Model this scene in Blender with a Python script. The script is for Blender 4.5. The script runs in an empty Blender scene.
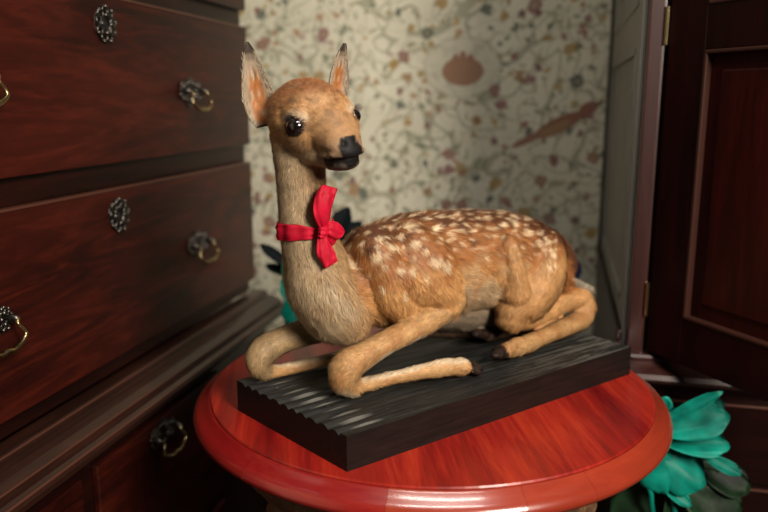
import bpy, bmesh, math, random
import numpy as np
from mathutils import Vector, Matrix, noise
from mathutils.kdtree import KDTree
from mathutils.bvhtree import BVHTree
random.seed(7); rng = np.random.default_rng(7)
PI = math.pi
scn = bpy.context.scene
COL = scn.collection

# ------------------------------------------------------------------ camera
F = 750.0
pitch, yaw = math.radians(11.7), math.radians(13.2)
CAM = Vector((0, 0, 1.17))
fw = Vector((-math.sin(yaw)*math.cos(pitch), math.cos(yaw)*math.cos(pitch), -math.sin(pitch)))
rt = Vector((math.cos(yaw), math.sin(yaw), 0)); upv = rt.cross(fw)
cd = bpy.data.cameras.new('camera'); cam = bpy.data.objects.new('camera', cd); COL.objects.link(cam)
cam.matrix_world = Matrix.Translation(CAM) @ Matrix((rt, upv, -fw)).transposed().to_4x4()
cd.sensor_width = 36; cd.lens = F*36/768; cd.clip_start = .02
cd.dof.use_dof = True; cd.dof.focus_distance = .97; cd.dof.aperture_fstop = 2.6
scn.camera = cam
vs = scn.view_settings
vs.view_transform = 'Standard'; vs.look = 'None'; vs.gamma = 1; vs.use_curve_mapping = False
vs.exposure = 0.0

def ray(px, py): return fw*F + rt*(px-384) + upv*(256-py)
def on_y(px, py, y): d = ray(px, py); return CAM + d*(y/d.y)

# ------------------------------------------------------------------ helpers
def link(name, me, mat=None, parent=None, label=None, smooth=False):
    o = bpy.data.objects.new(name, me); COL.objects.link(o)
    if mat is not None:
        me.materials.append(mat)
    if parent is not None: o.parent = parent
    if label: o['label'] = label
    if smooth:
        me.polygons.foreach_set('use_smooth', [True]*len(me.polygons))
    return o
def obj(name, bm, mat=None, parent=None, label=None, smooth=False):
    me = bpy.data.meshes.new(name); bm.normal_update(); bm.to_mesh(me); bm.free()
    return link(name, me, mat, parent, label, smooth)
def thing(name, label, cat, loc=(0, 0, 0), rot=None, group=None):
    o = bpy.data.objects.new(name, None); COL.objects.link(o); o.location = loc
    o.empty_display_size = .05
    if rot is not None: o.rotation_euler = rot
    o['label'] = label; o['category'] = cat
    if group: o['group'] = group
    return o
def struct(name, bm, mat, smooth=False):
    o = obj(name, bm, mat, smooth=smooth); o['kind'] = 'structure'; return o
def box(bm, x0, x1, y0, y1, z0, z1, bev=0, seg=2):
    vsn = [bm.verts.new((x, y, z)) for x in (x0, x1) for y in (y0, y1) for z in (z0, z1)]
    f = [(0, 1, 3, 2), (4, 6, 7, 5), (0, 4, 5, 1), (2, 3, 7, 6), (0, 2, 6, 4), (1, 5, 7, 3)]
    fs = [bm.faces.new([vsn[i] for i in q]) for q in f]
    bmesh.ops.recalc_face_normals(bm, faces=fs)
    if bev:
        es = list({e for q in fs for e in q.edges})
        bmesh.ops.bevel(bm, geom=es, offset=bev, segments=seg, profile=.6, affect='EDGES')
    return bm
def loft(bm, rings, cap=True, closed=True):
    R = [[bm.verts.new(p) for p in r] for r in rings]; n = len(R[0]); fs = []
    for a, b in zip(R, R[1:]):
        for i in range(n if closed else n-1):
            j = (i+1) % n
            fs.append(bm.faces.new((a[i], a[j], b[j], b[i])))
    if cap and closed:
        fs.append(bm.faces.new(list(reversed(R[0])))); fs.append(bm.faces.new(R[-1]))
    bmesh.ops.recalc_face_normals(bm, faces=fs)
    return R
def catmull(P, sub):
    P = [np.array(p, float) for p in P]; n = len(P); out = []
    for i in range(n-1):
        p0, p1, p2, p3 = P[max(i-1, 0)], P[i], P[i+1], P[min(i+2, n-1)]
        for k in range(sub):
            t = k/sub
            out.append(.5*((2*p1)+(-p0+p2)*t+(2*p0-5*p1+4*p2-p3)*t*t+(-p0+3*p1-3*p2+p3)*t**3))
    out.append(P[-1]); return out
def tube(bm, pts, r, n=10, sub=6):
    """swept tube; pts 3-vectors, r number or list"""
    rr = r if isinstance(r, (list, tuple)) else [r]*len(pts)
    S = catmull([list(p)+[q] for p, q in zip(pts, rr)], sub)
    rings = []; prev = None
    for i, s in enumerate(S):
        a = Vector(S[max(i-1, 0)][:3]); b = Vector(S[min(i+1, len(S)-1)][:3]); t = (b-a).normalized()
        if prev is None: prev = t.orthogonal().normalized()
        prev = (prev - t*prev.dot(t)).normalized(); q = t.cross(prev)
        rings.append([Vector(s[:3]) + (prev*math.cos(w)+q*math.sin(w))*s[3] for w in [2*PI*k/n for k in range(n)]])
    loft(bm, rings)
def sphere(bm, c, r, u=12, v=8, M=None):
    m = Matrix.Translation(c) @ (M if M is not None else Matrix.Identity(4)) @ Matrix.Diagonal((*([r]*3 if not hasattr(r, '__len__') else r), 1))
    return bmesh.ops.create_uvsphere(bm, u_segments=u, v_segments=v, radius=1, matrix=m)
def lathe(bm, prof, c=(0, 0), n=96, a0=0, a1=2*PI):
    full = abs(a1-a0-2*PI) < 1e-6
    k = n if full else n+1
    rings = [[Vector((c[0]+r*math.cos(a0+(a1-a0)*i/n), c[1]+r*math.sin(a0+(a1-a0)*i/n), z)) for i in range(k)] for r, z in prof]
    R = [[bm.verts.new(p) for p in q] for q in rings]; fs = []
    for a, b in zip(R, R[1:]):
        for i in range(n):
            j = (i+1) % k
            fs.append(bm.faces.new((a[i], a[j], b[j], b[i])))
    return R, fs

# ------------------------------------------------------------------ materials
def newmat(name):
    m = bpy.data.materials.new(name); m.use_nodes = True
    nt = m.node_tree; return m, nt, nt.nodes['Principled BSDF']
def N(nt, t, **k):
    n = nt.nodes.new(t)
    for a, b in k.items():
        if a.startswith('i_'): n.inputs[a[2:].replace('_', ' ')].default_value = b
        else: setattr(n, a, b)
    return n
def L(nt, a, b): nt.links.new(a, b)
def math_n(nt, op, a, b=None, c=None):
    n = nt.nodes.new('ShaderNodeMath'); n.operation = op
    for i, x in enumerate((a, b, c)):
        if x is None: continue
        if isinstance(x, (int, float)): n.inputs[i].default_value = x
        else: L(nt, x, n.inputs[i])
    return n.outputs[0]
def ramp(nt, fac, stops, interp='LINEAR'):
    r = nt.nodes.new('ShaderNodeValToRGB'); r.color_ramp.interpolation = interp
    e = r.color_ramp.elements
    while len(e) < len(stops): e.new(.5)
    for q, (p, c) in zip(e, stops): q.position = p; q.color = (*c, 1)
    L(nt, fac, r.inputs[0]); return r.outputs[0]
def mixc(nt, fac, a, b, mode='MIX'):
    m = nt.nodes.new('ShaderNodeMix'); m.data_type = 'RGBA'; m.blend_type = mode
    for s, x in ((m.inputs[0], fac), (m.inputs[6], a), (m.inputs[7], b)):
        if isinstance(x, (int, float)): s.default_value = x
        elif isinstance(x, tuple): s.default_value = (*x, 1)
        else: L(nt, x, s)
    return m.outputs[2]
def simple(name, col, rough=.5, metal=0, coat=0, **k):
    m, nt, b = newmat(name)
    b.inputs['Base Color'].default_value = (*col, 1); b.inputs['Roughness'].default_value = rough
    b.inputs['Metallic'].default_value = metal; b.inputs['Coat Weight'].default_value = coat
    for a, v in k.items(): b.inputs[a.replace('_', ' ')].default_value = v
    return m
def wood(name, c0, c1, c2, rot=(0, 0, 0), stretch=(1, 12, 12), scale=4, rough=.3, coat=.4, coat_rough=.12, bump=.15, swirl=.6, rand=0.0, spec=.5):
    m, nt, b = newmat(name)
    tc = N(nt, 'ShaderNodeTexCoord')
    mp = N(nt, 'ShaderNodeMapping'); mp.inputs['Rotation'].default_value = rot
    L(nt, tc.outputs['Object'], mp.inputs[0])
    mp2 = N(nt, 'ShaderNodeMapping'); mp2.inputs['Scale'].default_value = stretch; L(nt, mp.outputs[0], mp2.inputs[0])
    n1 = N(nt, 'ShaderNodeTexNoise', i_Scale=scale, i_Detail=5, i_Roughness=.6, i_Distortion=swirl); L(nt, mp2.outputs[0], n1.inputs[0])
    n2 = N(nt, 'ShaderNodeTexNoise', i_Scale=scale*7, i_Detail=3, i_Roughness=.7); L(nt, mp2.outputs[0], n2.inputs[0])
    n3 = N(nt, 'ShaderNodeTexNoise', i_Scale=1.7, i_Detail=2); L(nt, mp2.outputs[0], n3.inputs[0])
    f = math_n(nt, 'ADD', math_n(nt, 'MULTIPLY', n1.outputs[0], .7), math_n(nt, 'MULTIPLY', n2.outputs[0], .3))
    c = ramp(nt, f, [(.33, c0), (.5, c1), (.68, c2)])
    c = mixc(nt, .35, c, ramp(nt, n3.outputs[0], [(.3, c0), (.7, c2)]))
    if rand:
        oi = N(nt, 'ShaderNodeObjectInfo')
        c = mixc(nt, rand, c, oi.outputs['Color'])
    L(nt, c, b.inputs['Base Color'])
    b.inputs['Roughness'].default_value = rough; b.inputs['Specular IOR Level'].default_value = spec
    b.inputs['Coat Weight'].default_value = coat; b.inputs['Coat Roughness'].default_value = coat_rough
    bp = N(nt, 'ShaderNodeBump', i_Strength=bump, i_Distance=.001); L(nt, f, bp.inputs['Height']); L(nt, bp.outputs[0], b.inputs['Normal'])
    return m

M_mahog = wood('mahogany', (.003, .0011, .001), (.026, .0036, .0022), (.078, .0110, .005), stretch=(9, 1, 7), scale=3.4, rough=.36, coat=.12, coat_rough=.2, swirl=2.2, spec=.28)
M_mahog_dark = wood('dark_mahogany', (.004, .0015, .001), (.010, .0025, .0018), (.028, .005, .003), stretch=(9, 1, 9), scale=4, rough=.38, coat=.08, coat_rough=.25, spec=.28)
M_mould = wood('worn_moulding', (.006, .003, .002), (.018, .0065, .0045), (.045, .016, .010), stretch=(9, 1, 9), scale=5, rough=.30, coat=.2, coat_rough=.2, spec=.4)
M_lip = simple('rubbed_edge', (.075, .026, .016), .35, coat=.3)
M_ward = wood('wardrobe_wood', (.003, .0012, .001), (.008, .0018, .0015), (.022, .003, .0022), stretch=(9, 9, 1), scale=3, rough=.4, coat=0, coat_rough=.3, spec=.14)
M_panel = wood('door_panel_wood', (.004, .0012, .001), (.020, .0024, .002), (.050, .0055, .004), stretch=(9, 9, 1), scale=3, rough=.4, coat=0, spec=.15)
M_ward_h = wood('wardrobe_wood_across', (.003, .0012, .001), (.008, .002, .0016), (.018, .0035, .0026), stretch=(1, 9, 9), scale=3, rough=.35, coat=0, coat_rough=.25, spec=.15)
M_ward_l = wood('wardrobe_stile_wood', (.010, .0032, .0028), (.027, .0080, .0066), (.048, .016, .012), stretch=(9, 9, 1), scale=3, rough=.35, coat=.2, coat_rough=.3, spec=.4)
GA = math.atan2(-.946, .324)
M_top = wood('tabletop_wood', (.045, .0015, .0025), (.22, .0055, .006), (.42, .034, .012), rot=(0, 0, -GA), stretch=(1, 13, 1), scale=2.2, rough=.34, coat=.15, coat_rough=.12, bump=.1, spec=.35)
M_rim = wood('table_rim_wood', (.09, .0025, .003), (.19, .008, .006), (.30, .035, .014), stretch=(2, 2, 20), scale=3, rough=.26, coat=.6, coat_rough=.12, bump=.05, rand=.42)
M_carved = wood('carved_wood', (.03, .012, .006), (.12, .06, .03), (.30, .17, .08), stretch=(3, 3, 3), scale=8, rough=.55, coat=0, bump=.5)
M_bead = simple('worn_bead', (.035, .013, .009), .45, Specular_IOR_Level=.2)
M_brass = simple('old_brass', (.42, .32, .16), .28, 1)
M_metal = simple('tarnished_metal', (.12, .11, .10), .32, 1)
M_hole = simple('dark_backing', (.004, .003, .003), .7)
M_floor = wood('floor_boards', (.012, .006, .004), (.03, .014, .008), (.05, .024, .014), stretch=(1, 9, 9), scale=3, rough=.5, coat=.1)

# painted grey green panelling
M_paint, nt, b = newmat('painted_panelling')
tc = N(nt, 'ShaderNodeTexCoord'); n1 = N(nt, 'ShaderNodeTexNoise', i_Scale=6, i_Detail=4); L(nt, tc.outputs['Object'], n1.inputs[0])
L(nt, ramp(nt, n1.outputs[0], [(.3, (.19, .185, .165)), (.7, (.26, .252, .225))]), b.inputs['Base Color']); b.inputs['Roughness'].default_value = .5

# wallpaper: scrolling vines, small flowers, leaves, one pomegranate and one bird
M_paper, nt, b = newmat('floral_wallpaper')
tc = N(nt, 'ShaderNodeTexCoord')
sx = N(nt, 'ShaderNodeSeparateXYZ'); L(nt, tc.outputs['Object'], sx.inputs[0])
cx = N(nt, 'ShaderNodeCombineXYZ'); L(nt, sx.outputs[0], cx.inputs[0]); L(nt, sx.outputs[2], cx.inputs[1])
P2 = cx.outputs[0]
wn = N(nt, 'ShaderNodeTexNoise', i_Scale=9, i_Detail=1); L(nt, P2, wn.inputs[0])
def warp(amount, scale=9, seed=0):
    n = N(nt, 'ShaderNodeTexNoise', i_Scale=scale, i_Detail=1)
    ad = N(nt, 'ShaderNodeVectorMath', operation='ADD'); L(nt, P2, ad.inputs[0]); ad.inputs[1].default_value = (seed, seed*1.7, 0)
    L(nt, ad.outputs[0], n.inputs[0])
    s = N(nt, 'ShaderNodeVectorMath', operation='SUBTRACT'); L(nt, n.outputs['Color'], s.inputs[0]); s.inputs[1].default_value = (.5, .5, .5)
    q = N(nt, 'ShaderNodeVectorMath', operation='SCALE'); L(nt, s.outputs[0], q.inputs[0]); q.inputs['Scale'].default_value = amount
    a = N(nt, 'ShaderNodeVectorMath', operation='ADD'); L(nt, ad.outputs[0], a.inputs[0]); L(nt, q.outputs[0], a.inputs[1])
    return a.outputs[0]
base_n = N(nt, 'ShaderNodeTexNoise', i_Scale=3, i_Detail=3); L(nt, P2, base_n.inputs[0])
c = ramp(nt, base_n.outputs[0], [(.3, (.56, .535, .415)), (.7, (.69, .665, .53))])
def vine(c, scale, width, col, seed):
    n = N(nt, 'ShaderNodeTexNoise', i_Scale=scale, i_Detail=.6, i_Distortion=.8); L(nt, warp(.05, 7, seed), n.inputs[0])
    d = math_n(nt, 'ABSOLUTE', math_n(nt, 'SUBTRACT', n.outputs[0], .5))
    m = math_n(nt, 'LESS_THAN', d, width)
    return mixc(nt, math_n(nt, 'MULTIPLY', m, .75), c, col)
c = vine(c, 6, .014, (.27, .275, .19), 3.1)
c = vine(c, 8, .012, (.30, .295, .20), 8.3)
c = vine(c, 12, .012, (.38, .36, .25), 5.7)
def dots(c, scale, rad, cols, keep, seed, wa=.03, st=(1, 1, 1), op=.85, core=None):
    mp = N(nt, 'ShaderNodeMapping'); mp.inputs['Scale'].default_value = st; L(nt, warp(wa, 14, seed), mp.inputs[0])
    v = N(nt, 'ShaderNodeTexVoronoi', i_Scale=scale, i_Randomness=.85); L(nt, mp.outputs[0], v.inputs['Vector'])
    s = N(nt, 'ShaderNodeSeparateColor'); L(nt, v.outputs['Color'], s.inputs[0])
    n = N(nt, 'ShaderNodeTexNoise', i_Scale=90, i_Detail=1); L(nt, P2, n.inputs[0])
    dd = math_n(nt, 'ADD', v.outputs['Distance'], math_n(nt, 'MULTIPLY', math_n(nt, 'SUBTRACT', n.outputs[0], .5), .35))
    m = math_n(nt, 'MULTIPLY', math_n(nt, 'LESS_THAN', dd, rad), math_n(nt, 'GREATER_THAN', s.outputs[0], 1-keep))
    k = len(cols)
    col = ramp(nt, s.outputs[1], [(i/k, q) for i, q in enumerate(cols)], 'CONSTANT')
    c = mixc(nt, math_n(nt, 'MULTIPLY', m, op), c, col)
    if core:
        m2 = math_n(nt, 'MULTIPLY', math_n(nt, 'LESS_THAN', v.outputs['Distance'], rad*.4), math_n(nt, 'GREATER_THAN', s.outputs[0], 1-keep))
        c = mixc(nt, math_n(nt, 'MULTIPLY', m2, .8), c, core)
    return c
c = dots(c, 34, .30, [(.20, .22, .13), (.27, .28, .18), (.24, .24, .16)], .5, 1.3, st=(1.5, .8, 1), wa=.08)
c = dots(c, 26, .30, [(.15, .18, .11), (.24, .24, .15), (.28, .25, .14)], .45, 6.3, st=(.8, 1.6, 1), wa=.08)
c = dots(c, 15, .29, [(.20, .075, .06), (.33, .21, .05), (.27, .13, .10), (.08, .10, .08), (.22, .08, .09), (.30, .17, .07), (.34, .22, .07)], .95, 4.2, core=(.33, .27, .15))
c = dots(c, 21, .24, [(.16, .06, .06), (.07, .09, .075), (.31, .20, .06), (.20, .09, .09)], .85, 9.4)
c = dots(c, 21, .22, [(.36, .20, .10), (.15, .17, .11), (.24, .10, .08), (.38, .26, .09)], .8, 12.7, core=(.40, .32, .18))
def ell(cx_, cz_, ang, a, b_):
    dx = math_n(nt, 'SUBTRACT', sx.outputs[0], cx_); dz = math_n(nt, 'SUBTRACT', sx.outputs[2], cz_)
    ca, sa = math.cos(ang), math.sin(ang)
    u = math_n(nt, 'ADD', math_n(nt, 'MULTIPLY', dx, ca/a), math_n(nt, 'MULTIPLY', dz, sa/a))
    v = math_n(nt, 'ADD', math_n(nt, 'MULTIPLY', dx, -sa/b_), math_n(nt, 'MULTIPLY', dz, ca/b_))
    return math_n(nt, 'ADD', math_n(nt, 'MULTIPLY', u, u), math_n(nt, 'MULTIPLY', v, v))
BX = (.62, .59, .47)
e1 = ell(-.285, 1.262, 0, .115, .088)
c = mixc(nt, math_n(nt, 'MULTIPLY', math_n(nt, 'LESS_THAN', e1, 1.0), .4), c, (.30, .29, .20))
c = mixc(nt, math_n(nt, 'MULTIPLY', math_n(nt, 'LESS_THAN', e1, .84), .6), c, BX)
c = mixc(nt, math_n(nt, 'LESS_THAN', ell(-.285, 1.252, 0, .060, .040), 1), c, (.30, .17, .105))
for dx in (-.022, 0, .022):
    c = mixc(nt, math_n(nt, 'LESS_THAN', ell(-.285+dx, 1.288+(.008 if dx == 0 else 0), dx*12, .009, .013), 1), c, (.30, .15, .10))
ba = math.radians(27)
for (bx_, bz_, aa, a_, b_, cc) in ((.010, 1.103, ba, .075, .021, (.25, .115, .07)), (.088, 1.148, ba, .028, .018, (.24, .11, .075)), (-.065, 1.066, ba, .060, .011, (.27, .14, .10)), (.118, 1.163, ba, .016, .005, (.15, .10, .06)), (.0, 1.094, ba, .045, .011, (.30, .18, .09))):
    c = mixc(nt, math_n(nt, 'LESS_THAN', ell(bx_-.02, bz_, aa, a_, b_), 1), c, cc)
L(nt, c, b.inputs['Base Color']); b.inputs['Roughness'].default_value = .75

# ------------------------------------------------------------------ room
bm = bmesh.new(); box(bm, -2.2, 2.2, 2.2, 2.3, 0, 2.6); struct('wall_back', bm, M_paper)
bm = bmesh.new(); box(bm, -1.36, -1.30, -1.5, 2.2, 0, 2.6); struct('wall_left', bm, M_paper)
bm = bmesh.new(); box(bm, -2.2, 2.2, -1.5, 2.3, -.06, 0); struct('floor', bm, M_floor)
# painted panelled return wall beside the wardrobe
bm = bmesh.new()
XR = .1262
box(bm, XR, XR+.003, 1.374, 2.2, 0, 2.6)
box(bm, XR-.004, XR+.002, 1.374, 1.455, 0, 2.6, .001); box(bm, XR-.004, XR+.002, 2.10, 2.199, 0, 2.6, .001)
for z0, z1 in ((1.262, 1.335), (.70, .80), (1.93, 2.0)): box(bm, XR-.004, XR+.002, 1.455, 2.10, z0, z1, .001)
for z0, z1 in ((.80, 1.262), (1.335, 1.93)):
    for q in ((1.455, 1.467, z0, z1), (2.088, 2.10, z0, z1), (1.455, 2.10, z0, z0+.012), (1.455, 2.10, z1-.012, z1)):
        box(bm, XR-.006, XR+.002, *q, .002)
    box(bm, XR-.003, XR+.002, 1.53, 2.03, z0+.07, z1-.07, .0015)
struct('wall_right', bm, M_paint)
bm = bmesh.new(); box(bm, XR-.012, XR-.0045, 1.36, 2.195, .0, .745, .003); box(bm, XR-.016, XR-.0045, 1.36, 2.195, .745, .765, .004)
struct('trim_1', bm, M_mahog_dark)
bm = bmesh.new(); box(bm, XR-.012, XR-.002, 2.185, 2.198, .765, 2.6, .002); struct('trim_2', bm, M_hole)
bm = bmesh.new(); box(bm, -1.298, XR-.018, 2.18, 2.199, 0, .16, .004); struct('baseboard_back', bm, M_mahog_dark)

# ------------------------------------------------------------------ chest of drawers
X0 = -.734
chest = thing('chest_of_drawers', 'tall dark mahogany chest of drawers with ornate metal pulls, left of the round table', 'chest of drawers', (X0-.3, 1.12, 0))
CO = Vector((X0-.3, 1.12, 0))
def part(name, bm, mat, parent, off, label=None, smooth=False):
    bmesh.ops.translate(bm, verts=bm.verts, vec=-off); return obj(name, bm, mat, parent, label, smooth)
ya, yb = .54, 1.717
bm = bmesh.new()
box(bm, X0-.50, X0-.018, ya, yb, .70, 1.62, .003)
part('upper_case', bm, M_mahog_dark, chest, CO)
bm = bmesh.new()
box(bm, X0-.51, X0+.014, ya-.02, yb+.02, .10, .66, .003)
for y in (ya, yb-.07):
    for x in (X0-.47, X0-.07): box(bm, x, x+.07, y, y+.07, 0, .12, .004)
part('lower_case', bm, M_mahog_dark, chest, CO)
# stepped waist moulding
prof = [(-.76, .692), (-.730, .692), (-.726, .690), (-.724, .686), (-.722, .680), (-.712, .679), (-.700, .675), (-.690, .670), (-.686, .668), (-.684, .660), (-.675, .660),
        (-.668, .656), (-.664, .649), (-.666, .640), (-.673, .634), (-.684, .632), (-.688, .624), (-.70, .614), (-.76, .612)]
bm = bmesh.new()
rings = []
for y in (ya-.05, yb+.045): rings.append([Vector((x, y, z)) for x, z in prof])
loft(bm, rings)
mo = part('waist_moulding', bm, M_mould, chest, CO)
for x, z, r in ((-.7265, .6895, .0017), (-.6855, .6675, .0016), (-.668, .655, .0022), (-.686, .632, .0015)):
    bm = bmesh.new(); tube(bm, [(x, ya-.045, z), (x, (ya+yb)/2, z), (x, yb+.04, z)], r, 8, 2)
    part('rubbed_bead', bm, M_lip, mo, CO, 'worn lighter edge')
# drawer fronts
def drawer(y0, y1, z0, z1, x=X0, lip=True):
    bm = bmesh.new()
    box(bm, x-.018 if lip else x-.012, x, y0, y1, z0, z1, .0035, 3)
    d = part('drawer', bm, M_mahog, chest, CO)
    if lip:
        bm = bmesh.new(); box(bm, x-.012, x+.0016, y0, y1, z1-.001, z1+.003, .0012)
        part('cock_bead', bm, M_lip, d, CO)
    return d
d0 = drawer(ya+.012, yb-.006, 1.375, 1.60)
d1 = drawer(ya+.012, yb-.006, 1.066, 1.336)
d2 = drawer(ya+.012, yb-.006, .732, 1.022)
xl = X0+.026
d3 = drawer(ya, .945, .30, .588, xl, False)
d4 = drawer(.985, 1.44, .30, .588, xl, False)
d5 = drawer(ya, 1.44, .12, .28, xl, False)
def rosette_bm(bm, c, ry, rz, seedv):
    """pierced plate: ring of scrolls and beads lying against the front (plane x = c.x)"""
    r = random.Random(seedv)
    for k in range(9):
        a = 2*PI*k/9 + .2
        p = c + Vector((.002, math.cos(a)*ry*.78, math.sin(a)*rz*.78))
        tube(bm, [p + Vector((.001, math.cos(w)*ry*.27, math.sin(w)*rz*.24)) for w in [a+2*PI*j/7 for j in range(8)]], .0016, 6, 3)
        sphere(bm, c + Vector((.004, math.cos(a)*ry, math.sin(a)*rz)), .0026+r.random()*.001, 8, 6)
    tube(bm, [c + Vector((.002, math.cos(w)*ry*.45, math.sin(w)*rz*.5)) for w in [2*PI*j/10 for j in range(11)]], .002, 6, 3)
    for a in (PI/2, -PI/2, 0, PI): sphere(bm, c + Vector((.004, math.cos(a)*ry*.45, math.sin(a)*rz*.5)), .0036, 8, 6)
def escutcheon(d, y, z, x=X0):
    c = Vector((x, y, z)); bm = bmesh.new(); rosette_bm(bm, c, .027, .028, 1); sphere(bm, c, (.0012, .028, .030), 24, 8)
    e = part('escutcheon', bm, M_metal, d, CO, 'pierced oval metal keyhole plate', True)
    bm = bmesh.new(); sphere(bm, c+Vector((.0005, 0, 0)), (.0008, .0075, .013), 12, 8); box(bm, x, x+.0045, y-.0018, y+.0018, z-.007, z+.004)
    part('keyhole', bm, M_hole, d, CO)
def pull(d, y, z, x=X0):
    c = Vector((x, y, z)); bm = bmesh.new()
    for s in (-1, 1):
        rosette_bm(bm, c+Vector((0, s*.030, .006)), .014, .016, 3+s)
        sphere(bm, c+Vector((.011, s*.036, .006)), (.012, .006, .006), 10, 8)
    for k in range(7): sphere(bm, c+Vector((.003, (k-3)*.008, .016+.007*math.cos((k-3)*.6))), .0036, 8, 6)
    for k in range(5): sphere(bm, c+Vector((.003, (k-2)*.008, -.006-.008*math.cos((k-2)*.8))), .0032, 8, 6)
    box(bm, x+.0005, x+.002, y-.040, y+.040, z-.012, z+.020, .0008); sphere(bm, c+Vector((.001, 0, .004)), (.0016, .030, .030), 20, 8)
    part('pull_plate', bm, M_metal, d, CO, None, True)
    bm = bmesh.new()
    pts = [(.020, -.036, .006), (.024, -.031, 0), (.026, -.038, -.010), (.028, -.039, -.018), (.029, -.028, -.026), (.030, -.012, -.031),
           (.030, 0, -.029), (.030, .012, -.031), (.029, .028, -.026), (.028, .039, -.018), (.026, .038, -.010), (.024, .031, 0), (.020, .036, .006)]
    tube(bm, [c+Vector(p) for p in pts], [.003, .0022, .0026, .003, .0032, .0036, .0042, .0036, .0032, .003, .0026, .0022, .003], 8, 5)
    part('pull_bail', bm, M_brass, d, CO, 'curved brass bail handle', True)
KY = 1.135
for d, z in ((d0, 1.50), (d1, 1.292), (d2, .978)): escutcheon(d, KY, z)
for d, z, yl in ((d0, 1.45, .82), (d1, 1.183, .822), (d2, .872, .812)):
    pull(d, 1.415, z); pull(d, yl, z+(.012 if d is d1 else 0))
pull(d4, 1.185, .553, xl); pull(d3, .74, .545, xl)

# ------------------------------------------------------------------ wardrobe with its door ajar
YW = 1.35
WO = Vector((.9, 1.62, 0))
ward = thing('wardrobe', 'dark mahogany wardrobe with its panelled door ajar, right of the fawn', 'wardrobe', WO)
bm = bmesh.new()
box(bm, .131, 1.35, YW+.02, 1.95, .70, 2.2, .003); part('cabinet_body', bm, M_ward_h, ward, WO)
bm = bmesh.new(); box(bm, .1300, .158, YW, YW+.022, .715, 2.2, .004); part('stile', bm, M_ward_l, ward, WO, 'reddish brown front stile')
bm = bmesh.new(); box(bm, .131, 1.37, YW-.005, 1.97, .10, .68, .003)
for x in (.135, 1.27): box(bm, x, x+.09, YW+.01, YW+.10, 0, .12, .004)
part('base', bm, M_ward_h, ward, WO)
profw = [(YW+.03, .728), (YW-.010, .728), (YW-.014, .724), (YW-.013, .716), (YW-.022, .711), (YW-.034, .707), (YW-.044, .704), (YW-.048, .696), (YW-.044, .689), (YW-.034, .686), (YW-.022, .676), (YW-.010, .668), (YW+.03, .668)]
bm = bmesh.new(); loft(bm, [[Vector((x, y, z)) for y, z in profw] for x in (.128, 1.39)])
part('base_moulding', bm, M_ward_l, ward, WO, 'polished reddish moulding')
for z0, z1 in ((.505, .650), (.33, .495), (.15, .32)):
    bm = bmesh.new(); box(bm, .15, 1.34, YW-.014, YW-.004, z0, z1, .003)
    d = part('drawer', bm, M_ward_h, ward, WO)
    bm = bmesh.new(); box(bm, .15, 1.34, YW-.0165, YW-.012, z1-.003, z1+.001, .001); part('cock_bead', bm, M_lip, d, WO)
# door in own frame: x along the door from hinge, y thickness (into cupboard), z up
DH = Vector((.162, YW-.002, 0)); DA = math.atan2(-.807, .59)
door = bpy.data.objects.new('door', None); COL.objects.link(door); door.parent = ward
door.location = DH - WO; door.rotation_euler = (0, 0, DA); door.empty_display_size = .05
DW = .50
bm = bmesh.new()
T = .024
box(bm, .002, .080, 0, T, .735, 2.15, .002); box(bm, DW-.08, DW, 0, T, .735, 2.15, .002)
for z0, z1 in ((.735, .815), (1.247, 1.314), (2.07, 2.15)): box(bm, .079, DW-.079, .0005, T-.0005, z0, z1, .002)
obj('door_frame', bm, M_ward, door)
for z0, z1 in ((.815, 1.247), (1.314, 2.07)):
    bm = bmesh.new(); box(bm, .079, DW-.079, .011, .017, z0, z1)
    box(bm, .110, DW-.110, .007, .012, z0+.03, z1-.03, .003)
    obj('door_panel', bm, M_panel, door)
    bm = bmesh.new()
    for q in ((.080, .086, z0, z1), (DW-.086, DW-.080, z0, z1), (.080, DW-.080, z0, z0+.006), (.080, DW-.080, z1-.006, z1)):
        box(bm, q[0], q[1], -.0015, .012, q[2], q[3], .002)
    obj('panel_bead', bm, M_bead, door, 'lighter worn bead')
for z in (1.29, .828):
    bm = bmesh.new(); tube(bm, [(-.003, -.003, z-.03), (-.003, -.003, z+.03)], .0042, 10, 2); box(bm, -.011, -.003, -.002, .001, z-.028, z+.028, .0006)
    obj('hinge', bm, M_brass, door, 'brass butt hinge')

# ------------------------------------------------------------------ round table
TC = Vector((-.186, 1.103, 0)); TZ = .74
table = thing('round_table', 'round polished red wooden table with moulded rim under the fawn', 'table', TC)
bm = bmesh.new()
RI = .336
R, fs = lathe(bm, [(RI-.001, TZ-.028), (RI, TZ-.002), (RI-.0015, TZ)], n=128)
bm.faces.new(R[-1]); bm.faces.new(list(reversed(R[0])))
bmesh.ops.recalc_face_normals(bm, faces=bm.faces)
obj('tabletop', bm, M_top, table)
rp = [(RI, TZ-.003), (RI+.0015, TZ-.0032), (RI+.004, TZ-.0052), (RI+.008, TZ-.0085), (RI+.012, TZ-.0112), (RI+.016, TZ-.0136), (RI+.020, TZ-.0163), (RI+.0228, TZ-.0195), (RI+.0252, TZ-.0238), (RI+.0258, TZ-.028), (RI+.0238, TZ-.0322), (RI+.019, TZ-.0345), (RI+.012, TZ-.0355), (RI-.01, TZ-.036), (RI-.06, TZ-.036), (RI-.06, TZ-.029), (RI, TZ-.029), (RI, TZ-.003)]
angs = [math.radians(a) for a in (-47, 14, 75, 136, 197, 240, 272, 298, 313)]
def am_(a0, a1): return 100 < math.degrees((a0+a1)/2) < 262
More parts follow.
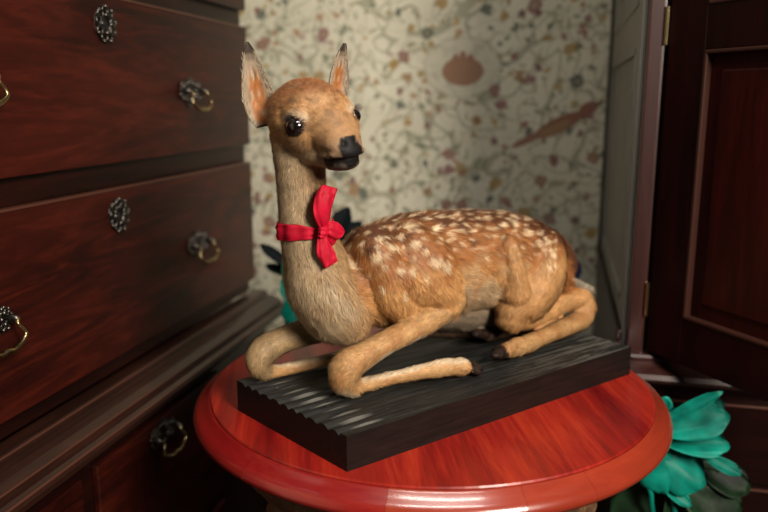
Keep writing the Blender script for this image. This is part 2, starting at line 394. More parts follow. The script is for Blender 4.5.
for a0, a1 in zip(angs, angs[1:]):
    bm = bmesh.new(); R, fs = lathe(bm, rp, n=max(8, int((a1-a0)*22)), a0=a0+.0004, a1=a1-.0004)
    bmesh.ops.remove_doubles(bm, verts=bm.verts, dist=1e-6); bmesh.ops.recalc_face_normals(bm, faces=bm.faces)
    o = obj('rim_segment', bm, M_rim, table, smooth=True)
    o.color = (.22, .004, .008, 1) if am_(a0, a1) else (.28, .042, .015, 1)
# carved drum pedestal
bm = bmesh.new()
nseg, prof = 240, []
zs = np.linspace(.03, .705, 110)
rings = []
for z in zs:
    t = (z-.03)/.676
    r0 = .302 - .09*max(0, math.sin(PI*min(1, (1-t)*1.05)))**1.2
    rg = []
    for i in range(nseg):
        a = 2*PI*i/nseg
        p = Vector((math.cos(a)*3.2, math.sin(a)*3.2, z*14))
        rel = noise.noise(p*1.6)*.012 + abs(noise.noise(p*3.3))*.012 + .007*math.sin(a*22+math.sin(z*40)*1.5)*math.cos(z*55+a*3)
        rg.append(Vector((math.cos(a)*(r0+rel), math.sin(a)*(r0+rel), z)))
    rings.append(rg)
loft(bm, rings); obj('pedestal', bm, M_carved, table, 'carved brown wooden pedestal', True)
bm = bmesh.new(); R, fs = lathe(bm, [(.31, 0), (.315, .008), (.31, .03), (.28, .034)], n=96)
bm.faces.new(R[-1]); bm.faces.new(list(reversed(R[0]))); bmesh.ops.recalc_face_normals(bm, faces=bm.faces)
obj('foot', bm, M_carved, table)

# ------------------------------------------------------------------ plinth (grooved black board)
BW, BLn, BH = .242, .545, .0455
Uax = Vector((.647, .763, 0)).normalized(); Vax = Vector((-Uax.y, Uax.x, 0))
N0 = Vector((-.229, .785, TZ))
BM = Matrix.Translation(N0) @ Matrix((Uax, Vax, Vector((0, 0, 1)))).transposed().to_4x4()
M_board, nt, b = newmat('blackened_board')
tc = N(nt, 'ShaderNodeTexCoord'); mp = N(nt, 'ShaderNodeMapping'); mp.inputs['Scale'].default_value = (3, 40, 40); L(nt, tc.outputs['Object'], mp.inputs[0])
n1 = N(nt, 'ShaderNodeTexNoise', i_Scale=4, i_Detail=6, i_Roughness=.7); L(nt, mp.outputs[0], n1.inputs[0])
n2 = N(nt, 'ShaderNodeTexNoise', i_Scale=260, i_Detail=2); L(nt, tc.outputs['Object'], n2.inputs[0])
ge = N(nt, 'ShaderNodeNewGeometry'); sg = N(nt, 'ShaderNodeSeparateXYZ'); L(nt, ge.outputs['Normal'], sg.inputs[0])
c = ramp(nt, n1.outputs[0], [(.35, (.006, .006, .006)), (.55, (.016, .016, .015)), (.75, (.045, .043, .038))])
sp_ = N(nt, 'ShaderNodeSeparateXYZ'); L(nt, tc.outputs['Object'], sp_.inputs[0])
xo = math_n(nt, 'ADD', sp_.outputs[0], math_n(nt, 'MULTIPLY', sp_.outputs[1], .10))
endm = math_n(nt, 'SUBTRACT', 1, math_n(nt, 'MULTIPLY', math_n(nt, 'ABSOLUTE', math_n(nt, 'SUBTRACT', xo, .043)), 38)); endm = math_n(nt, 'MAXIMUM', endm, 0)
rid = math_n(nt, 'COSINE', math_n(nt, 'MULTIPLY', math_n(nt, 'SUBTRACT', math_n(nt, 'DIVIDE', sp_.outputs[1], .0205), .78), 2*PI)); 
wear = math_n(nt, 'MULTIPLY', math_n(nt, 'GREATER_THAN', math_n(nt, 'ADD', rid, math_n(nt, 'MULTIPLY', endm, .35)), .80), math_n(nt, 'MINIMUM', math_n(nt, 'MULTIPLY', endm, 1.4), 1))
c = mixc(nt, math_n(nt, 'MULTIPLY', wear, .75), c, (.13, .125, .11))
farw = math_n(nt, 'MULTIPLY', math_n(nt, 'MINIMUM', math_n(nt, 'MAXIMUM', math_n(nt, 'MULTIPLY', math_n(nt, 'SUBTRACT', sp_.outputs[0], .28), 5), 0), 1), math_n(nt, 'GREATER_THAN', n1.outputs[0], .50))
c = mixc(nt, math_n(nt, 'MULTIPLY', farw, .7), c, (.085, .082, .072))
speck = math_n(nt, 'GREATER_THAN', n2.outputs[0], .745)
c = mixc(nt, math_n(nt, 'MULTIPLY', speck, .5), c, (.22, .21, .18))
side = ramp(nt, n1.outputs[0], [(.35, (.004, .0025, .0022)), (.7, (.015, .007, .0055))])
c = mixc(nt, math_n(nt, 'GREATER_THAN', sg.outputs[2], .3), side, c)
L(nt, c, b.inputs['Base Color']); b.inputs['Roughness'].default_value = .55; b.inputs['Specular IOR Level'].default_value = .22
bp = N(nt, 'ShaderNodeBump', i_Strength=.5, i_Distance=.001); L(nt, n1.outputs[0], bp.inputs['Height']); L(nt, bp.outputs[0], b.inputs['Normal'])
board = thing('display_plinth', 'rectangular black wooden plinth with grooved top on the red table', 'plinth')
board.matrix_world = BM
bm = bmesh.new()
NU, NV = 110, 170
def skew(u, v): return u-.0235*(v/.237)*max(0, 1-u/.5)
def groove(v, u):
    # ridged top: 14 ridges; scooped grooves open at the short end and fade towards the middle
    ph = (v-.016)/.0205+.12*math.sin(v*60)
    if v < .012 or v > BW-.012: return 0
    g = (math.cos(2*PI*ph)*.5+.5)
    d = .0034*math.exp(-(u/(.055+.02*math.sin(v*70)))**2) + .0006
    edge = -.0012*noise.noise(Vector((v*30, u*8, 0)))
    return -d*g*g + edge*.6
top = [[bm.verts.new((skew(BLn*i/NU, BW*j/NV), BW*(j/NV), BH+groove(BW*j/NV, BLn*i/NU))) for j in range(NV+1)] for i in range(NU+1)]
for i in range(NU):
    for j in range(NV): bm.faces.new((top[i][j], top[i+1][j], top[i+1][j+1], top[i][j+1]))
bot = {}
def bv(i, j):
    if (i, j) not in bot: bot[(i, j)] = bm.verts.new((skew(BLn*i/NU, BW*j/NV), BW*j/NV, 0))
    return bot[(i, j)]
per = [(i, 0) for i in range(NU)] + [(NU, j) for j in range(NV)] + [(i, NV) for i in range(NU, 0, -1)] + [(0, j) for j in range(NV, 0, -1)]
for a, c_ in zip(per, per[1:]+per[:1]):
    bm.faces.new((top[a[0]][a[1]], bv(*a), bv(*c_), top[c_[0]][c_[1]]))
bm.faces.new([bv(*p) for p in per])
bmesh.ops.recalc_face_normals(bm, faces=bm.faces)
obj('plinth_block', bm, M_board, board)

# ------------------------------------------------------------------ fawn (local frame: u along the plinth, v across it, w up; origin on the plinth top)
FM = BM @ Matrix.Translation((0, 0, BH)); FI = FM.inverted()
camL = FI @ CAM
def at(px, py, v):
    d = FI.to_3x3() @ ray(px, py); t = (v-camL.y)/d.y
    return camL + d*t
fawn = thing('fawn', 'spotted taxidermy fawn lying on the black plinth, red ribbon round its neck', 'deer')
fawn.matrix_world = FM
NH = None
chains = []      # (label, samples[(p, ra, rb, tangent)])
def chain(bm, label, nodes, ref='z', sub=7, n=20):
    """nodes: (point, ra, rb) ra across (side axis), rb the other way"""
    S = catmull([[*p, a, b_] for p, a, b_ in nodes], sub)
    C = [Vector(s[:3]) for s in S]; rings = []; out = []
    refv = {'z': Vector((0, 0, 1)), 'x': Vector((1, 0, 0)), 'y': Vector((0, 1, 0))}[ref]
    def frame(i):
        t = (C[min(i+1, len(C)-1)]-C[max(i-1, 0)]).normalized()
        s = t.cross(refv).normalized(); return t, s, s.cross(t)
    def ring(c, s, q, a, b_): return [c + s*math.cos(w)*a + q*math.sin(w)*b_ for w in [2*PI*k/n for k in range(n)]]
    t, s, q = frame(0); a, b_ = S[0][3:5]
    for k in (80, 55, 28):
        w = math.radians(k); m = (a+b_)/2
        rings.append(ring(C[0]-t*math.sin(w)*m*.95, s, q, a*math.cos(w), b_*math.cos(w)))
    for i in range(len(C)):
        t, s, q = frame(i); rings.append(ring(C[i], s, q, S[i][3], S[i][4])); out.append((C[i].copy(), S[i][3], S[i][4], t.copy()))
    t, s, q = frame(len(C)-1); a, b_ = S[-1][3:5]
    for k in (28, 55, 80):
        w = math.radians(k); m = (a+b_)/2
        rings.append(ring(C[-1]+t*math.sin(w)*m*.95, s, q, a*math.cos(w), b_*math.cos(w)))
    loft(bm, rings); chains.append((label, out))

bm = bmesh.new()
CV = .150
# trunk : nodes hang below the back line seen in the photograph
def tk(px, py, ra, rb, v=CV):
    p = at(px, py, v); return (Vector((p.x, v, p.z-rb*.97)), ra, rb)
chain(bm, 'trunk', [
    (at(330, 290, CV), .042, .048), tk(352, 243, .048, .060), tk(372, 228, .054, .073), tk(400, 217, .060, .081),
    tk(430, 213, .063, .083), tk(465, 212, .064, .079), tk(500, 213.5, .062, .077), tk(530, 223, .058, .071), tk(549, 239, .050, .060), (at(548, 275, CV), .036, .042)], 'z')
# neck
chain(bm, 'neck', [(at(301, 140, .150), .036, .036), (at(299, 155, CV), .0335, .0335), (at(300, 170, CV), .0315, .0315), (at(303, 200, CV), .0325, .0325), (at(306, 228, CV), .0345, .0345),
    (at(313, 255, CV), .0405, .0405), (at(322, 285, CV), .050, .049), (at(338, 308, CV-.002), .052, .050)], 'x')
# breast
chain(bm, 'neck', [(at(322, 275, .145), .035, .035), (at(332, 305, .142), .042, .038), (at(345, 322, .142), .038, .030)], 'x')
chain(bm, 'shoulder', [(at(372, 262, .124), .034, .036), (at(396, 274, .117), .040, .042), (at(420, 284, .108), .036, .038)], 'y')
# near shoulder, upper arm, forearm, knee, cannon, foot
chain(bm, 'shoulder', [(at(400, 252, .115), .026, .030), (at(418, 272, .105), .032, .036), (at(436, 292, .098), .030, .034), (at(446, 307, .094), .023, .022)], 'y')
chain(bm, 'shoulder', [(at(408, 246, .118), .034, .038), (at(424, 258, .110), .037, .040), (at(438, 277, .103), .034, .036), (at(445, 298, .096), .026, .026)], 'y')
chain(bm, 'shoulder', [(at(372, 250, .125), .034, .038), (at(384, 278, .120), .038, .040), (at(402, 300, .114), .032, .030)], 'y')
chain(bm, 'shoulder', [(at(372, 262, .118), .024, .030), (at(385, 290, .115), .030, .034), (at(405, 305, .110), .028, .026)], 'y')
chain(bm, 'fore', [(at(450, 300, .094), .024, .025), (at(434, 315, .090), .020, .021), (at(410, 330, .088), .0175, .0190), (at(385, 343, .088), .0165, .0172),
    (at(365, 355, .090), .0180, .0180), (at(349, 365, .093), .0215, .0220), (at(345, 378, .094), .0215, .0200), (at(351, 386, .094), .0165, .0130)], 'y')
chain(bm, 'cannon', [(at(350, 388, .094), .0130, .0115), (at(368, 384, .090), .0098, .0098), (at(392, 378, .083), .0092, .0092), (at(418, 372.5, .074), .0096, .0100),
    (at(437, 369, .067), .0118, .0124), (at(450, 367, .063), .0118, .0122), (at(462, 367, .058), .0128, .0130)], 'z')
chain(bm, 'hoof', [(at(466, 367, .060), .0110, .0105), (at(472, 369, .055), .0098, .0080), (at(478, 372, .050), .0070, .0050)], 'z')
chain(bm, 'hoof', [(at(467, 365, .070), .0070, .0080), (at(474, 366, .066), .0070, .0065), (at(481, 369, .062), .005, .0040)], 'z')
# far fore leg
chain(bm, 'farfore', [(at(352, 318, .175), .032, .028), (at(325, 326, .195), .023, .022), (at(300, 334, .206), .019, .0195), (at(280, 341, .212), .0185, .0190),
    (at(264, 351, .216), .0205, .0215), (at(259, 362, .217), .0195, .0190), (at(264, 370, .217), .0150, .0125)], 'y')
chain(bm, 'cannon', [(at(264, 372, .217), .0125, .0110), (at(284, 370, .216), .0092, .0090), (at(310, 364, .214), .0086, .0086), (at(334, 358, .210), .0092, .0092), (at(350, 354, .205), .0110, .0112), (at(362, 352, .200), .0105, .0105)], 'z')
chain(bm, 'hoof', [(at(362, 352, .200), .0100, .0095), (at(374, 352, .195), .0065, .0045)], 'z')
# near thigh and stifle
chain(bm, 'thigh', [(at(538, 252, .125), .040, .048), (at(534, 278, .112), .044, .052), (at(524, 298, .104), .040, .042), (at(514, 307, .100), .032, .033), (at(511, 317, .099), .026, .025)], 'y')
chain(bm, 'thigh', [(at(507, 242, .094), .0125, .0135), (at(510, 257, .092), .017, .018), (at(513, 275, .091), .0205, .022), (at(514, 292, .093), .024, .027)], 'y')
chain(bm, 'thigh', [(at(512, 318, .098), .020, .020), (at(530, 318, .104), .019, .018), (at(548, 310, .110), .017, .018), (at(568, 300, .112), .0175, .0180), (at(581, 300, .108), .0190, .0185), (at(586, 308, .102), .0170, .0170)], 'z')
chain(bm, 'hcannon', [(at(584, 305, .104), .0175, .0180), (at(583, 317, .098), .0175, .0175), (at(572, 324, .092), .0165, .0160), (at(556, 331, .086), .0145, .0145), (at(540, 338, .081), .0132, .0135),
    (at(527, 344, .076), .0145, .0150), (at(515, 348, .071), .0140, .0142), (at(508, 350, .067), .0125, .0125)], 'z')
chain(bm, 'hoof', [(at(508, 351, .070), .0118, .0115), (at(501, 353, .066), .0105, .0090), (at(495, 355.5, .061), .0075, .0055)], 'z')
chain(bm, 'hoof', [(at(504, 348, .078), .0075, .0080), (at(497, 350, .076), .0070, .0065)], 'z')
# far hind leg peeping out below the belly, and the tail / far hock behind
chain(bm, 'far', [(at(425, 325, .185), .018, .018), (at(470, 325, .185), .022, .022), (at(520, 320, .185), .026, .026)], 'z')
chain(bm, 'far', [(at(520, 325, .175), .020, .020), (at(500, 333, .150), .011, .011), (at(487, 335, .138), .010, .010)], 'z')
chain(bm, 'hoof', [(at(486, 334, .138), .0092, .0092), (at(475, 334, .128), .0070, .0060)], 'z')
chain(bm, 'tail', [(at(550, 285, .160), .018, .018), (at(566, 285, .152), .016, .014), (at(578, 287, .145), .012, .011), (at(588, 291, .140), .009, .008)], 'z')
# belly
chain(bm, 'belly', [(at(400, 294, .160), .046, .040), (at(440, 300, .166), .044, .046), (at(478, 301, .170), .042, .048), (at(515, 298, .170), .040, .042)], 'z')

# ---- head
HC = at(310, 119, .140)
chd = (camL-HC); chd.z = 0; chd.normalize(); rgt = Vector((-chd.y, chd.x, 0))
if (FI.to_3x3() @ rt).dot(rgt) < 0: rgt = -rgt
ya_ = math.radians(28)
HF = (chd*math.cos(ya_)+rgt*math.sin(ya_)).normalized()        # face direction
HL = (-rgt*math.cos(ya_)+chd*math.sin(ya_)).normalized()       # towards image left
HZ = Vector((0, 0, 1))
rl = math.radians(8); HL, HZ = HL*math.cos(rl)-HZ*math.sin(rl), HZ*math.cos(rl)+HL*math.sin(rl)
def hd(x, y, z): return HC + HF*x + HL*y + HZ*z
HM = Matrix((HF, HL, HZ)).transposed().to_4x4()
HC0 = len(chains)
def hs(x, y, z, rx, ry, rz, tilt=0):
    sphere(bm, hd(x, y, z), (rx, ry, rz), 24, 16, HM @ Matrix.Rotation(tilt, 4, 'Y'))
hs(-.006, 0, .004, .052, .050, .046)
hs(.018, 0, .008, .036, .045, .034)
for s in (1, -1):
    hs(.022, s*.025, -.012, .036, .023, .028)           # cheeks
    hs(.028, s*.031, .008, .021, .0125, .0125)            # orbit
    hs(.020, s*.018, -.036, .036, .016, .016)           # jaw
hs(-.014, 0, -.022, .040, .040, .034)
hs(-.020, .020, -.018, .026, .026, .030)
chainh = [(hd(.016, 0, -.004), .038, .036), (hd(.044, 0, -.012), .034, .031), (hd(.066, 0, -.021), .0280, .0240), (hd(.076, 0, -.029), .0240, .0180), (hd(.081, 0, -.033), .0220, .0140)]
chain(bm, 'head', chainh, 'z')
hs(.081, 0, -.0375, .0125, .0240, .0085, .1)             # upper lip
hs(.083, 0, -.0265, .0105, .0165, .0088)                 # nose pad
hs(.073, 0, -.0510, .0175, .0180, .0088, -.05)           # lower lip, chin
hs(.058, 0, -.047, .028, .020, .014, .05)
hs(.040, 0, -.038, .034, .026, .020)
for s in (1, -1): hs(.064, s*.017, -.038, .020, .0075, .0080, .1)
me0 = bpy.data.meshes.new('body'); bm.to_mesh(me0); bm.free()
tmp = bpy.data.objects.new('tmp', me0); COL.objects.link(tmp)
rm = tmp.modifiers.new('r', 'REMESH'); rm.mode = 'VOXEL'; rm.voxel_size = .0021; rm.adaptivity = 0
sm = tmp.modifiers.new('s', 'SMOOTH'); sm.factor = .5; sm.iterations = 4
dg = bpy.context.evaluated_depsgraph_get(); dg.update()
body_me = bpy.data.meshes.new_from_object(tmp.evaluated_get(dg))
bpy.data.objects.remove(tmp); body_me.name = 'body'
nv = len(body_me.vertices)
co = np.empty(nv*3); body_me.vertices.foreach_get('co', co); co = co.reshape(-1, 3)
no = np.empty(nv*3); body_me.vertex_normals.foreach_get('vector', no); no = no.reshape(-1, 3)
# nearest chain sample per vertex (distance minus radius)
SP, SR, ST, SL = [], [], [], []
for lab, ss in chains:
    for p, a, b_, t in ss: SP.append(p); SR.append((a+b_)/2); ST.append(t); SL.append(lab)
for k in range(5): SP.append(hd(-.03+.02*k, 0, .005)); SR.append(.045); ST.append(-HF); SL.append('skull')
SP = np.array([list(p) for p in SP]); SR = np.array(SR); ST = np.array([list(p) for p in ST]); SL = np.array(SL)
best = np.full(nv, 1e9); bi = np.zeros(nv, int)
for k in range(len(SP)):
    d = np.linalg.norm(co-SP[k], axis=1)-SR[k]
    m = d < best; best[m] = d[m]; bi[m] = k
vl = SL[bi]
hx = (co-np.array(HC)) @ np.array(HF); hy = (co-np.array(HC)) @ np.array(HL); hz = (co-np.array(HC)) @ np.array(HZ)
ishead = np.isin(vl, ['head', 'skull']) | ((hz > -.035) & (np.abs(hy) < .075) & (hx > -.07))
vl = np.where(ishead, 'head', vl)
legm = np.isin(vl, ['fore', 'farfore', 'cannon', 'hcannon', 'hoof'])
footm = np.clip(np.minimum.reduce([np.linalg.norm(co-np.array(at(*q)), axis=1) for q in ((458, 367, .06), (518, 347, .073), (440, 369, .067))]), 0, .03)/.03
nq = np.array([noise.noise(Vector((p[0]*110, p[1]*110, p[2]*110))) for p in co]) + .5*np.array([noise.noise(Vector((p[0]*45, p[1]*45, p[2]*45+7))) for p in co])
co += no*(nq*legm*(.0007+.0022*(1-footm)))[:, None]
kn = np.array(at(349, 388, .094)); co += no*(.0016*np.exp(-(np.linalg.norm(co-kn, axis=1)/.008)**2))[:, None]
co[:, 2] = np.maximum(co[:, 2], .0004)
# mouth line and nostrils are cut as shallow grooves
gm = ishead & (hx > .052)
mz = -.0440 + .05*np.maximum(0, .08-hx)
gr = np.exp(-((hz-mz)/.0014)**2)*gm
co -= no*(gr*.0028)[:, None]
for s in (1, -1):
    d2 = ((hx-.095)/.010)**2+((hy-s*.0088)/.0036)**2+((hz+.0245)/.0034)**2
    co -= no*(np.exp(-d2)*.0045)[:, None]
body_me.vertices.foreach_set('co', co.ravel()); body_me.update()

def nz(P, s, off=0): return np.array([noise.noise(Vector((p[0]*s+off, p[1]*s, p[2]*s))) for p in P])
nA = nz(co, 45); nB = nz(co, 160, 5); nC = nz(co, 400, 9)
def sm_(a, lo, hi): t = np.clip((a-lo)/(hi-lo), 0, 1); return t*t*(3-2*t)
def lerp(A, B, t): return A*(1-t)[:, None] + B*t[:, None]
def cst(*c): return np.tile(np.array(c, float), (nv, 1))
col = cst(.46, .25, .105)
w = co[:, 2]; u = co[:, 0]; v = co[:, 1]
# trunk colours: brown saddle, tan flanks, pale belly
backz = np.interp(u, [.05, .12, .18, .27, .37, .44, .49, .53], [.20, .225, .235, .230, .218, .196, .160, .12])
dep = backz - w
tr = np.isin(vl, ['trunk', 'belly', 'shoulder', 'thigh'])
saddle = cst(.105, .038, .015); ginger = cst(.35, .135, .040); tan = cst(.55, .28, .10); pale = cst(.50, .42, .30)
ct = lerp(saddle, ginger, sm_(dep + nA*.030 + nB*.018, .006, .036))
ct = lerp(ct, tan, sm_(dep + nA*.035, .055, .095))
blot = sm_(nA*.6+nB*.6, .10, .35)*(1-sm_(dep, .05, .10))
ct = lerp(ct, saddle, blot*.6)
bl = sm_(dep+nA*.05+nB*.02, .065, .13)*sm_(u+nA*.03, .20, .27)*(1-sm_(u, .36, .42))*np.isin(vl, ['trunk', 'belly'])
ct = lerp(ct, np.array([.44, .32, .19])[None, :]*(1+nA*.3)[:, None], bl*.85)
col = np.where(tr[:, None], ct, col)
# thigh is plain tan low down
thm = (vl == 'thigh')
col = np.where(thm[:, None], lerp(ct, cst(.50, .26, .10)*(1+nA*.3)[:, None], sm_(dep+nA*.02, .02, .06)), col)
# neck
nk = vl == 'neck'
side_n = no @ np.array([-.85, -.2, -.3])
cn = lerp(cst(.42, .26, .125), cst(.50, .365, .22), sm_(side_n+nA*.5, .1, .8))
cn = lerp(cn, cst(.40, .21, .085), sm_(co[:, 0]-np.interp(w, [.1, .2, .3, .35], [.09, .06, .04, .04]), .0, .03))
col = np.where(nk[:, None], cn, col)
# blend neck into trunk
blend = sm_(u, .055, .105)*(vl == 'trunk')
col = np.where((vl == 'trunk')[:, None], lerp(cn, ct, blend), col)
# legs
lg = np.isin(vl, ['fore', 'cannon', 'hcannon', 'far', 'farfore'])
cl = lerp(cst(.50, .285, .12), cst(.42, .21, .08), sm_(nA+nB*.5, -.2, .5))
cl = lerp(cl, cst(.62, .52, .36), sm_(-no[:, 2]+nA*.3, .35, .8)*np.isin(vl, ['fore', 'farfore']))
cl = lerp(cl, cst(.58, .44, .28), sm_(no[:, 2]+nA*.4, .5, .9)*(vl == 'cannon'))
col = np.where(lg[:, None], cl, col)
col = np.where((vl == 'far')[:, None], cst(.085, .050, .030)*(1+nB)[:, None], col)  # far hind leg: shade under the belly painted into the coat colour
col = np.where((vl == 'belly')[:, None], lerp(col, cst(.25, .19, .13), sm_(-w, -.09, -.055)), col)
far_ = (vl == 'farfore')
col = np.where(far_[:, None], cst(.36, .24, .12)*(1+nA*.3)[:, None], col)  # far foreleg: its shade painted in as a duller coat
col = np.where((vl == 'tail')[:, None], cst(.30, .25, .18)*(1+nB*.6+nA*.8)[:, None], col)
col = np.where((vl == 'hoof')[:, None], cst(.018, .009, .006)*(1+nB*1.5)[:, None], col)
# head
ch_ = lerp(cst(.46, .245, .10), cst(.27, .110, .042), sm_(hz-.35*hx+nA*.012, .004, .030))          # ginger crown
ch_ = lerp(ch_, cst(.13, .05, .02), sm_(nA*.5+nB*.9, .05, .45)*sm_(hz, -.01, .03)*.75)
ch_ = lerp(ch_, cst(.20, .11, .05), sm_(nz(co, 90, 21)+nC*.4, .05, .5)*.55)
ch_ = lerp(ch_, cst(.33, .225, .13), sm_(-hz+nA*.012, .012, .034))                                   # greyer cheeks
ch_ = lerp(ch_, cst(.24, .14, .075), sm_(hx, .050, .075)*.5)
dark = np.maximum(sm_(hx-np.abs(hy)*.60+nB*.004, .0790, .0835)*(hz > -.042)*(hz < -.0180), sm_(hx+nB*.004, .053, .063)*sm_(-hz+nB*.003, .0375, .0405))
lip_ = sm_(-hz+nA*.01, .050, .056)*(hx < .088)
ch_ = lerp(ch_, lerp(cst(.007, .006, .006), cst(.075, .055, .045)*(1+nB[:, None]*.8), lip_), dark)
eyeC = [(.036, .0400, -.002), (.036, -.0400, -.002)]
for ex, ey, ez in eyeC:
    d = np.sqrt(((hx-ex-.001)*.78)**2+((hy-ey)*.7)**2+(hz-ez)**2)
    ch_ = lerp(ch_, cst(.52, .42, .29), np.exp(-((d-.0150)/.0030)**2)*sm_(hz-ez, .002, .009)*.65)
    ch_ = lerp(ch_, cst(.02, .012, .010), (d < .0130)*1.0)
    ch_ = lerp(ch_, cst(.10, .045, .02), np.exp(-(((hx-ex-.017)/.006)**2+((hy-ey*.72)/.006)**2+((hz-ez+.003)/.006)**2))*.8)
col = np.where(ishead[:, None], ch_, col)
# spots: measured ones on the near flank, scattered ones elsewhere
bvh = BVHTree.FromPolygons([Vector(p) for p in co], [p.vertices[:] for p in body_me.polygons])
spots = [(376, 256, 7, 6), (436, 262, 12, 5.5), (446, 266, 6, 5), (393, 246, 9, 4.5), (408, 227, 6, 5), (378, 239, 6, 4), (350, 252, 4.5, 3.5), (353, 264, 7, 5), (424, 219, 5, 3.5), (398, 269, 5, 5),
         (412, 271, 5, 4.5), (435, 228, 7, 3), (449, 235, 5, 4), (415, 242, 7, 3.5), (390, 228, 4, 4), (440, 238, 4, 3), (382, 288, 5, 4), (404, 295, 3, 6), (455, 216, 5, 3.5), (362, 243, 4, 3), (367, 232, 4, 3),
         (433, 229, 7, 2.8), (449, 217, 5, 3), (439, 217, 4, 3), (467, 214, 5, 3), (464, 224, 4.5, 3), (485, 219, 5, 3.5), (498, 214, 5, 3), (512, 216, 6, 3.5), (524, 219, 5, 4), (513, 223, 5, 4), (501, 225, 5, 3.5), (475, 218, 4, 2.5),
         (527, 233, 6, 5), (536, 233, 4.5, 3.5), (537, 243, 4.5, 4.5), (545, 252, 3.5, 6), (553, 253, 4, 6), (512, 231, 5, 2.5), (485, 258, 3, 3), (548, 241, 4, 5), (541, 231, 4, 4), (556, 266, 2.5, 6), (550, 268, 2.5, 6),
         (418, 231, 5, 3), (400, 236, 5, 3), (425, 250, 5, 3.5), (460, 243, 3, 2.5), (384, 266, 3, 3), (368, 275, 3, 3), (426, 278, 3, 3), (395, 220, 4, 2.5), (410, 217, 4, 2.2), (383, 222, 4, 2), (433, 214, 4, 2), (480, 213, 4, 2), (491, 229, 4, 2.5), (470, 231, 4, 2.5), (455, 230, 4, 2)]
sp_amt = np.zeros(nv)
for px, py, rx, ry in spots:
    o_ = camL; d = (FI.to_3x3() @ ray(px, py)).normalized()
    hit = bvh.ray_cast(o_, d)
    if hit[0] is None: continue
    p = hit[0]; n_ = hit[1]; k = .00145
    # ellipse in the surface: first axis along the body
    ax = Vector((1, 0, -.1)); ax = (ax-n_*ax.dot(n_)).normalized(); ay = n_.cross(ax)
    fx = max(.35, abs(ax.dot(FI.to_3x3() @ rt))); fy = .75
    q = co-np.array(p); a_ = q @ np.array(ax)/(rx*.66*k/fx); b_ = q @ np.array(ay)/(ry*.68*k/fy); c_ = q @ np.array(n_)/.015
    r_ = np.sqrt(a_*a_+b_*b_+c_*c_)+nB*.8+nC*.35
    sp_amt = np.maximum(sp_amt, 1-sm_(r_, .75, 1.1))
pts = []
for i in range(4000):
    uu = random.uniform(.09, .50); th = random.uniform(-.3, PI*.55)    # scattered over the far side too
    o_ = Vector((uu, CV, .14)); d = Vector((0, math.sin(th), math.cos(th)))
    hit = bvh.ray_cast(o_+d*.2, -d)
    if hit[0] is None: continue
    p = hit[0]
    if p.y < CV+.003: continue
    if all((p-q).length > .017 for q in pts):
        pts.append(p); q = co-np.array(p); r_ = np.linalg.norm(q*np.array([.8, 1, 1.1]), axis=1)/.0065+nB*.5
        sp_amt = np.maximum(sp_amt, 1-sm_(r_, .75, 1.1))
    if len(pts) > 160: break
ns = 0; pp = []
for i in range(3000):
    px, py = random.uniform(355, 556), random.uniform(212, 262)
    hit = bvh.ray_cast(camL, (FI.to_3x3() @ ray(px, py)).normalized())
    if hit[0] is None or (hit[0]-camL).length > 1.6: continue
    p = hit[0]
    if np.interp(p.x, [.05, .12, .18, .27, .37, .44, .49, .53], [.20, .225, .235, .230, .218, .196, .160, .12])-p.z > .060: continue
    if all((p-q).length > .0145 for q in pp):
        pp.append(p); q = co-np.array(p); k_ = random.uniform(.0022, .0040)
        r_ = np.linalg.norm(q*np.array([.65, 1, 1.2]), axis=1)/k_+nB*.5
        sp_amt = np.maximum(sp_amt, .62*(1-sm_(r_, .75, 1.1)))
sp_amt *= (~ishead)
col = lerp(col, cst(.74, .55, .34), np.clip(sp_amt*.98, 0, .85))
col = col*(1+nC*.22+nB*.12)[:, None]
col = np.clip(col, .003, .95)

